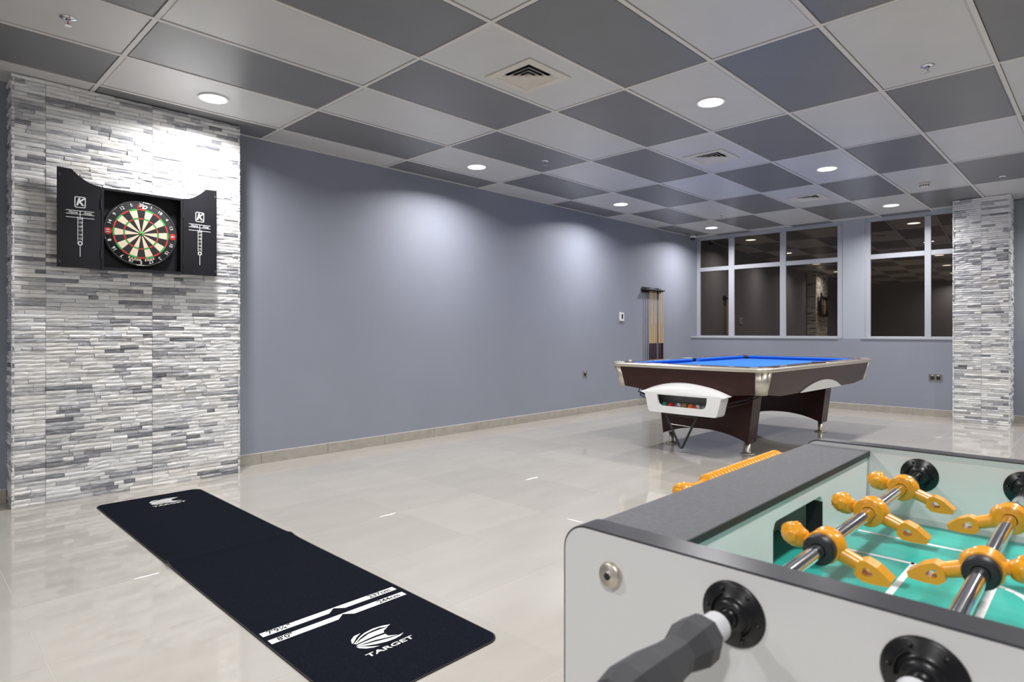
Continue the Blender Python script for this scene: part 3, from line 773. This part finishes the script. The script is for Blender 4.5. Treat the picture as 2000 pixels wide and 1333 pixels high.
# leg pedestals with arched foot line
for s in (-1, 1):
    n = 20; hx = .085; vs = []; fs = []
    for x in (-hx, hx):
        for k in range(n + 1):
            u = -1 + 2 * k / n
            vs += [(s * .885 + x, u * .485, .60), (s * .885 + x, u * .425, .108 + .085 * (1 - abs(u) ** 2.2) if abs(u) < .93 else .108)]
    q = 2 * (n + 1)
    for k in range(n):
        a = 2 * k; fs += [(a, a + 2, a + 3, a + 1), (q + a, q + a + 1, q + a + 3, q + a + 2), (a + 1, a + 3, q + a + 3, q + a + 1), (a, q + a, q + a + 2, a + 2)]
    fs += [(0, 1, q + 1, q), (q - 2, 2 * q - 2, 2 * q - 1, q - 1)]
    lg = MB().add(vs, fs).build('pedestal_leg', M['maho'], pt)
    for sy in (-1, 1):
        mb = MB(); mb.lathe([(.060, .002), (.062, .006), (.054, .012), (.030, .016), (.024, .026), (.024, .110), (.0, .110)], 24, Matrix.Translation((s * .885, sy * .385, 0)), caps=False)
        mb.build('levelling_foot', M['trim'], lg)
# ball return box at the near end
bxf = -HL + .045; BR = Matrix(((0, 0, -1, bxf - .055), (-1, 0, 0, -.022), (0, 1, 0, 0), (0, 0, 0, 1)))   # local (y', z, depth) -> table
oo = [(-.372, .545), (.372, .545), (.372, .530), (.335, .385), (.320, .368), (.0, .366), (-.320, .368), (-.335, .385), (-.372, .530)]
def lerp_loop(pts, n):
    out = []; P_ = pts + [pts[0]]; seg = [math.dist(a, b) for a, b in zip(P_, P_[1:])]; T_ = sum(seg)
    for k in range(n):
        t = T_ * k / n; i = 0
        while t > seg[i]: t -= seg[i]; i += 1
        out.append(tuple(P_[i][c] + (P_[i + 1][c] - P_[i][c]) * t / max(seg[i], 1e-9) for c in (0, 1)))
    return out
# frame: outer trapezium with a rounded tray opening
oin = [(-.245, .528), (.245, .528), (.240, .480), (.228, .445), (.200, .428), (.0, .427), (-.200, .428), (-.228, .445), (-.240, .480)]
box = MB().ring(oo, oin, 0, .022, BR); bxo = box.build('ball_return_front', M['white_lac'], pt)
MB().ring(oo, [(x * .965, .545 - .003 if z > .54 else .455 + (z - .455) * .94) for x, z in oo], -.115, 0, BR).build('ball_return_shell', M['white_lac'], pt)
MB().prism([(x * .96, min(z, .543)) for x, z in oo], -.118, -.112, BR).build('ball_return_back', M['box_in'], pt)
MB().prism([(-.33, .383), (.33, .383), (.33, .399), (-.33, .399)], -.112, 0, BR).build('ball_tray', M['box_in'], pt)
# white arch hood over the box
n = 20; vs = []; fs = []
for i in range(n + 1):
    u = -1 + 2 * i / n
    vs += [(u * .425, .546 + .088 * (1 - u * u), -.070), (u * .425, .546 + .060 * (1 - u * u), .018), (u * .380, .530, .020)]
for i in range(n):
    a = 3 * i; fs += [(a, a + 3, a + 4, a + 1), (a + 1, a + 4, a + 5, a + 2)]
MB().add(vs, fs, BR, True).build('ball_return_hood', M['white_lac'], pt)
BC = [('sisal_g', (.03, .30, .16), 'green'), ('r', (.60, .03, .03), 'red'), ('w', (.72, .70, .72), 'white and purple striped'), ('t', (.34, .22, .10), 'tan brown'),
      ('o', (.85, .16, .02), 'orange'), ('s', (.74, .66, .58), 'cream and red striped'), ('g', (.22, .27, .22), 'grey green')]
tm_w = Matrix.Translation((4.10, -1.40, 0)) @ Matrix.Rotation(-.0244, 4, 'Z')
for (nm, c, lb), yy in zip(BC, (-.205, -.140, -.066, -.006, .058, .120, .185)):
    p = tm_w @ (BR @ Vector((yy, .399 + .0290, -.045)))
    b_o = thing('pool_ball', lb + ' pool ball in the white ball return of the table', 'ball', p, group='balls in the ball return')
    MB().sphere((0, 0, 0), .0286, 24, 14).build('ball_surface', mat('ball_' + lb.replace(' ', '_'), c, .12, var=.03), b_o)
    if 'striped' in lb:
        sc = (.30, .12, .34) if 'purple' in lb else (.55, .05, .05)
        st = MB().lathe([(.0288 * math.cos(t), .0288 * math.sin(t)) for t in [-.45 + .15 * k for k in range(7)]], 24, Matrix.Rotation(.9, 4, 'X'), caps=False)
        st.build('stripe', mat('stripe_' + lb.replace(' ', '_'), sc, .12, var=.03), b_o)
    else:
        MB().lathe([(0, .0289), (.006, .0284), (.011, .0266)], 16, Matrix.Rotation(2.0, 4, 'X') @ Matrix.Rotation(.6, 4, 'Y'), caps=False).build('number_spot', M['ivory'], b_o)
# triangle rack hanging under the box
rk_p = tm_w @ Vector((bxf - .045, -.005, 0))
rk = thing('ball_rack', 'black triangle ball rack hanging point down under the ball return', 'rack', rk_p, -.0244)
tri = [(0, .152, .352), (0, .012, .072), (0, -.012, .072), (0, -.150, .352)]
side_mb = lambda a, b: MB().tube([a, b], .011, 8)
for a, b in zip(tri, tri[1:]): side_mb(a, b).build('rack_side', M['rubber'], rk)
side_mb(tri[3], tri[0]).build('rack_side', M['rubber'], rk)
MB().tube([(0, .105, .268), (0, -.105, .262)], .0028, 6).build('hook_wire', M['steel'], rk)
ck_p = tm_w @ Vector((-HL + .10, .60, HT + .002))
ck = thing('chalk_cube', 'small white chalk cube on the corner of the pool table', 'chalk', ck_p, .3)
MB().box((-.011, -.011, 0), (.011, .011, .021), bev=.002).build('chalk_body', M['white_pl'], ck)
MB().lathe([(.008, .0205), (.006, .0212), (0, .0206)], 12, caps=False).build('chalk_tip', M['cloth'], ck)

# ------------------------------------------------------------------ cue rack and cues
cr = thing('cue_rack', 'black wall cue rack on the left wall behind the pool table', 'rack', (6.04, YW, 0))
MB().prism(rrect(-.29, 1.685, .27, 1.765, .038), 0, .016, Matrix.Rotation(PI / 2, 4, 'X')).build('back_plate', M['black'], cr)
mb = MB().box((-.27, -.082, 1.716), (.27, -.016, 1.734), bev=.005); mb.build('clip_bar', M['black'], cr)
MB().lathe([(.045, -.0), (.045, -.07), (.0, -.075)], 24, Matrix.Translation((-.245, -.012, 1.725)) @ Matrix.Rotation(-PI / 2, 4, 'X') @ Matrix.Scale(-1, 4, (0, 0, 1)), caps=False).build('end_disc', M['black'], cr)
MB().box((-.28, -.09, .235), (.28, 0, .262), bev=.005).build('butt_shelf', M['black'], cr)
slots = [(-.140, 'maple', 1.755), (-.085, 'maple2', 1.765), (-.030, 'maple', 1.760), (.025, 'maple2', 1.752), (.125, 'maple', 1.762), (.180, 'maple2', 1.768), (.222, 'maple', 1.756)]
pos_txt = ['leftmost', 'second from the left', 'third from the left', 'left of the gap', 'right of the gap', 'sixth from the left', 'rightmost']
for k, (dx, wood, top) in enumerate(slots):
    MB().cyl((dx, -.062, 1.708), (dx, -.062, 1.714), .014, n=12).build('clip', M['black'], cr)
    cu = thing('pool_cue', 'maple pool cue with dark butt in the wall rack, ' + pos_txt[k], 'cue', (6.04 + dx, YW - .062, .263), group='cues in the wall rack')
    T_ = top - .263
    MB().cyl((0, 0, 0), (0, 0, .025), .0145, n=14).build('rubber_bumper', M['rubber'], cu)
    MB().cyl((0, 0, .025), (0, 0, .655), .0145, .0120, n=14).build('butt', M['butt'], cu)
    MB().cyl((0, 0, .655), (0, 0, .96), .0118, .0088, n=14).build('forearm', M['maple'], cu)
    MB().cyl((0, 0, .96), (0, 0, T_ - .028), .0088, .0058, n=14).build('shaft', M[wood], cu)
    MB().cyl((0, 0, T_ - .028), (0, 0, T_ - .006), .0066, .0064, n=12).build('ferrule', M['ivory'], cu)
    MB().cyl((0, 0, T_ - .006), (0, 0, T_), .0062, .005, n=12).build('tip', M['cloth'], cu)

# ------------------------------------------------------------------ foosball table
XN, XN2, XP, XP2 = -1.662, -1.628, -.914, -.880        # near panel outer/inner, far panel inner/outer
YE, YE2 = -3.650, -5.10                                 # ends of the side panels
ZT, ZB, ZF = .880, .620, .752
fo = thing('foosball_table', 'white foosball table with green field and amber players in the foreground', 'foosball table', (-1.271, (YE + YE2) / 2, 0))
FOX, FOY = -1.271, (YE + YE2) / 2
def fb(mb, name, m_, parent=None):
    o = mb.build(name, m_, parent or fo)
    if parent is None: o.location = (-FOX, -FOY, 0)
    return o
RYZ = Matrix(((0, 0, 1, 0), (1, 0, 0, 0), (0, 1, 0, 0), (0, 0, 0, 1)))   # local (y, z, x)
for xa, xb_ in ((XN, XN2), (XP, XP2)):
    lp = rrect(YE2, ZB, YE, ZT, .030, 8); ins = rrect(YE2 + .0022, ZB + .0022, YE - .0022, ZT - .0022, .0278, 8)
    near = xa == XN
    fb(MB().prism(ins, xa, xb_, RYZ), 'side_panel', M['fz_white'])
    fb(MB().ring(lp, ins, xa + .0006, xb_ - .0006, RYZ), 'edge_band', M['fz_edge'])
    # inner lining sheet
    xi = xb_ if near else xa
    s_ = .0012 if near else -.0012
    fb(MB().box((min(xi, xi + s_), YE2 + .11, ZF - .02), (max(xi, xi + s_), YE - .118, ZT - .012)), 'inner_lining', M['fz_in'])
# end boards with goal mouth
for ye, sg in ((YE - .010, 1), (YE2 + .010, -1)):
    ya, yb = ye - sg * .018, ye - sg * .106
    gx0, gx1 = -1.362, -1.168
    lo, hi = sorted((yb, yb + sg * .018))
    def eb(x0, x1, z0, z1, nm='end_board'): fb(MB().box((x0, lo, z0), (x1, hi, z1)), nm, M['fz_in'])
    eb(XN2, gx0, ZF - .05, ZT - .019); eb(gx1, XP, ZF - .05, ZT - .019); eb(gx0, gx1, .836, ZT - .019); eb(gx0, gx1, ZF - .05, ZF - .004)
    for gx, sx in ((gx0, 1), (gx1, -1)):            # rounded upper corners of the mouth
        pts = [(gx, .836)] + [(gx + sx * .012 - sx * .012 * math.cos(a * PI / 8), .836 - .012 + .012 * math.sin(a * PI / 8)) for a in range(5)]
        fb(MB().prism(pts, lo, hi, Matrix(((1, 0, 0, 0), (0, 0, 1, 0), (0, 1, 0, 0), (0, 0, 0, 1)))), 'mouth_corner', M['fz_in'])
    a, b = sorted((ya, ya + sg * .016)); fb(MB().box((XN2, a, ZB), (XP, b, ZT - .019)), 'outer_end_board', M['fz_white'])
    a, b = sorted((ye, yb - sg * .002)); fb(MB().box((XN2, a, ZT - .019), (XP, b, ZT - .0095)), 'end_cap', M['fz_cap'])
    a, b = sorted((yb - sg * .002, yb - sg * .0035)); fb(MB().box((XN2, a, ZT - .019), (XP, b, ZT - .0097)), 'end_cap_edge', M['fz_side'])
    # goal chamber behind the mouth, black edge band round the mouth
    a, b = sorted((ya - sg * .001, yb + sg * .0185)); c, d = sorted((yb - sg * .0004, yb + sg * .024))
    fb(MB().box((gx0 - .06, a, ZF - .05), (gx0 - .05, b, .858)), 'goal_chamber_wall', M['lining'])
    fb(MB().box((gx1 + .05, a, ZF - .05), (gx1 + .06, b, .858)), 'goal_chamber_wall', M['lining'])
    fb(MB().box((gx0 - .06, min(a, b), ZF - .035), (gx1 + .06, max(a, b), ZF - .002)), 'goal_floor', M['field'])
    e_, f_ = sorted((ya - sg * .001, ya - sg * .003)); fb(MB().box((gx0 - .06, e_, ZF), (gx1 + .06, f_, .858)), 'goal_back', M['lining'])
    fb(MB().box((gx1 - .0008, c, ZF), (gx1 + .0012, d, .826)), 'mouth_edge', M['black'])
    fb(MB().box((gx0 - .0012, c, ZF), (gx0 + .0008, d, .826)), 'mouth_edge', M['black'])
# floor of the cabinet and green field with white lines
fb(MB().box((XN2, YE2 + .11, ZF - .035), (XP, YE - .11, ZF)), 'playfield', M['field'])
def line(x0, x1, y0, y1): fb(MB().box((min(x0, x1), min(y0, y1), ZF - .001), (max(x0, x1), max(y0, y1), ZF + .0005)), 'field_line', M['print'])
LW = .0042; FCX = -1.271
for sg, ye in ((1, YE - .116), (-1, YE2 + .116)):
    for hw, dp in ((.128, .118), (.242, .212)):
        for s in (-1, 1): line(FCX + s * hw - LW, FCX + s * hw + LW, ye, ye - sg * dp)
        line(FCX - hw - LW, FCX + hw + LW, ye - sg * dp - LW, ye - sg * dp + LW)
    arc = [(FCX + .115 * math.cos(a), ye - sg * .212 - sg * .055 * math.sin(a)) for a in [PI * k / 14 for k in range(15)]]
    mb = MB()
    for (xa, ya_), (xb_, yb_) in zip(arc, arc[1:]):
        d = Vector((xb_ - xa, yb_ - ya_)); n_v = Vector((-d.y, d.x)).normalized() * LW
        mb.prism([(xa + n_v.x, ya_ + n_v.y), (xa - n_v.x, ya_ - n_v.y), (xb_ - n_v.x, yb_ - n_v.y), (xb_ + n_v.x, yb_ + n_v.y)], ZF - .001, ZF + .0005)
    fb(mb, 'field_line', M['print'])
line(XN2, XP, FOY - LW, FOY + LW)
fb(MB().box((XP - .0022, YE2 + .12, ZF), (XP - .0012, YE - .12, ZF + .010)), 'lining_strip', M['fz_white'])
for x in (XN + .03, XP2 - .03):
    for y in (YE - .06, YE2 + .06):
        fb(MB().box((x - .035, y - .035, 0), (x + .035, y + .035, ZB), bev=.006), 'leg', M['fz_edge'])
for y in (-3.7144, YE2 + .064):
    mb = MB().lathe([(0, .0075), (.004, .0075), (.006, .0045), (.0115, .006), (.0135, .003), (.0140, 0)], 24, Matrix.Translation((XN, y, .8368)) @ Matrix.Rotation(-PI / 2, 4, 'Y'), caps=False)
    bo = fb(mb, 'panel_bolt', M['trim'])
    fb(MB().cyl((XN - .0078, y, .8368), (XN - .0035, y, .8368), .0042, n=6, smooth=False), 'bolt_socket', M['black'])
# one player figure (rod along x, head up +z, front +y)
def player_mesh(m_):
    mb = MB(); RX_ = Matrix.Rotation(PI / 2, 4, 'Y')
    mb.lathe([(.0088, -.0135), (.0185, -.0135), (.0194, -.0120), (.0194, -.0090), (.0172, -.0080), (.0180, -.002), (.0182, .004), (.0172, .0085), (.0194, .0095), (.0194, .0125), (.0185, .0135), (.0088, .0135)], 28, RX_, caps=False)
    # chest bulge towards the front
    mb.sphere((0, .003, -.006), .0175, 18, 10, fn=lambda p: (p.x * .75, p.y * .95, p.z * .95))
    mb.cyl((0, -.001, .012), (0, -.003, .028), .0072, .0066, n=12)
    def head(p):
        x, y, z = p.x * .88, p.y * .98, p.z * 1.12
        k = 1.0
        if z > .1 or y < -.35: k += .08 + .075 * math.sin(9 * p.x + 3) * math.cos(8 * p.z + 6 * p.y)       # hair
        if y > .6 and abs(p.x) < .28: k += .20 * max(0, 1 - abs(p.z + .05) / .32)                          # nose
        if y > .5 and .15 < p.z < .42: k += .05                                                             # brow
        if y > .5 and abs(p.x) > .18 and abs(p.z - .06) < .12: k -= .07                                     # eye sockets
        if y > .4 and p.z < -.62: k += .10                                                                   # chin
        if abs(p.x) > .86 and abs(p.z) < .35: k += .14                                                       # ears
        return (x * k, y * k, z * k)
    mb.sphere((0, -.0035, .0352), .0136, 36, 24, fn=head)
    mb.cyl((0, -.001, -.010), (0, -.0045, -.042), .0098, .0086, n=14)
    outer_ = [(-.008, -.041), (.000, -.040), (.0085, -.042), (.0120, -.048), (.0100, -.062), (.0020, -.0800), (-.0045, -.0795), (-.0095, -.064), (-.0120, -.050)]
    inner_ = [(-.004, -.0485), (.000, -.0480), (.0035, -.0485), (.0050, -.0505), (.0040, -.0550), (.0010, -.0600), (-.0015, -.0598), (-.0038, -.0560), (-.0050, -.0510)]
    outer_ = [(y - .006, z * .92) for y, z in outer_]; inner_ = [(y - .006, z * .92) for y, z in inner_]
    mb.ring(outer_, inner_, -.0105, .0105, Matrix(((0, 0, 1, 0), (1, 0, 0, 0), (0, 1, 0, 0), (0, 0, 0, 1))))
    return mb.mesh('player_figure', m_)
PM = {True: player_mesh(M['man']), False: player_mesh(M['man_b'])}
grip_prof = [(.0085, 0), (.0165, .002), (.0200, .010), (.0205, .026), (.0150, .046), (.0155, .056), (.0190, .085), (.0200, .115), (.0165, .135), (.010, .140)]
ring_me = MB().lathe([(.0088, -.0075), (.0155, -.0075), (.0172, -.006), (.0172, .006), (.0155, .0075), (.0088, .0075)], 28, Matrix.Rotation(PI / 2, 4, 'Y'), caps=False).mesh('rubber_ring', M['rubber'])
bush_mb = MB().lathe([(.0092, .010), (.0140, .010), (.0150, .0065), (.0165, .0032), (.0278, .0026), (.0290, .0014), (.0293, 0)], 36, caps=False)
for a in range(6):                                        # screw heads on the flange
    bush_mb.lathe([(.0022, .0032), (.0018, .0044), (0, .0046)], 8, Matrix.Translation((.0238 * math.cos(a * PI / 3 + .4), .0238 * math.sin(a * PI / 3 + .4), 0)), caps=False)
for a0 in (.5, PI + .5):
    bush_mb.tube([(.0198 * math.cos(a0 + k * .16), .0198 * math.sin(a0 + k * .16), .0034) for k in range(9)], .0012, 6)
bush_me = bush_mb.mesh('bushing', M['bush'])
RODY = [-3.847 - .1455 * k for k in range(8)]
layout = [([-1.412, -1.22, -1.035], True, "near", 76, PI), ([-1.365, -1.125], True, "near", 76, 0), ([-1.45, -1.27, -1.09], False, 'far', 20, 0), ([-1.51, -1.39, -1.27, -1.15, -1.03], True, 'near', 10, 0),
          ([-1.51, -1.39, -1.27, -1.15, -1.03], False, 'far', -8, 0), ([-1.45, -1.27, -1.09], True, 'near', 12, 0), ([-1.39, -1.15], False, 'far', 5, 0), ([-1.45, -1.27, -1.09], False, 'far', 0, 0)]
for (xs, own, side, ang, turn), y in zip(layout, RODY):
    zr = .838
    # rod: thing > rod > fittings; local origin at table centre line
    xa, xb_ = (XN - .20, XP2 + .12) if side == 'near' else (XN - .03, XP2 + .20)
    if side == 'near' and y < -4.0 and y > -4.05: xa = XN - .20
    rod = MB().cyl((xa - FCX, 0, 0), (xb_ - FCX, 0, 0), .0082, n=20).build('rod', M['chrome'], fo)
    rod.location = (FCX - FOX, y - FOY, zr)
    for x in xs:
        p = link(bpy.data.objects.new('player_figure', PM[own]), rod); p.location = (x - FCX, 0, 0)
        # ang: tilt of the feet about the rod, 0 = standing
        p.rotation_euler = (math.radians(ang), 0, turn if own else PI)
    ends = (xs[0] - .0215, xs[-1] + .0215)
    for x in ends:
        q = link(bpy.data.objects.new('rubber_ring', ring_me), rod); q.location = (x - FCX, 0, 0)
    for x, ry in ((XN, -PI / 2), (XN2 + .0012, PI / 2), (XP - .0012, -PI / 2), (XP2, PI / 2)):
        q = link(bpy.data.objects.new('bushing', bush_me), rod); q.location = (x - FCX, 0, 0); q.rotation_euler = (0, ry, 0)
    sgn = -1 if side == 'near' else 1
    x0 = (XN - .052) if side == 'near' else (XP2 + .052)
    Mg = Matrix.Translation((x0 - FCX, 0, 0)) @ Matrix.Rotation(sgn * PI / 2, 4, 'Y') @ Matrix.Rotation(.2, 4, 'Z')
    MB().lathe(grip_prof, 8, Mg, smooth=False).build('handle_grip', M['grip'], rod)
    MB().cyl((x0 - FCX - sgn * .020, 0, 0), (x0 - FCX + sgn * .003, 0, 0), .0125, n=18).build('handle_sleeve', M['sleeve'], rod)
# score counter outside the end board
sc_y, sc_z = -3.612, .8415
sr = MB().cyl((-1.345 - FCX, 0, 0), (-.925 - FCX, 0, 0), .004, n=10).build('score_rod', M['steel'], fo); sr.location = (FCX - FOX, sc_y - FOY, sc_z)
for x in (-1.338, -.935): MB().box((x - FCX - .004, -.058, -.008), (x - FCX + .004, .006, .008), bev=.002).build('score_bracket', M['man'], sr)
bead = MB().lathe([(.0045, -.0115), (.007, -.0122), (.0075, -.0108), (.0148, -.0102), (.0155, -.006), (.0148, -.0018), (.0075, -.0012), (.0075, .0012), (.0148, .0018), (.0155, .006), (.0148, .0102), (.0075, .0108), (.007, .0122), (.0045, .0115)], 18, Matrix.Rotation(PI / 2, 4, 'Y'), caps=False).mesh('score_bead', M['man'])
for k in range(12):
    o = link(bpy.data.objects.new('score_bead', bead), sr); o.location = (-1.236 + k * .0248 - FCX, 0, 0)
MB().lathe([(.0045, .030), (.0095, .030), (.0080, .004), (.0090, -.012), (.0150, -.040), (.0160, -.052), (.0120, -.058), (.0045, -.058)], 18, Matrix.Translation((-1.2775 - FCX, 0, 0)) @ Matrix.Rotation(PI / 2, 4, 'Y'), caps=False).build('score_pointer', M['man'], sr)
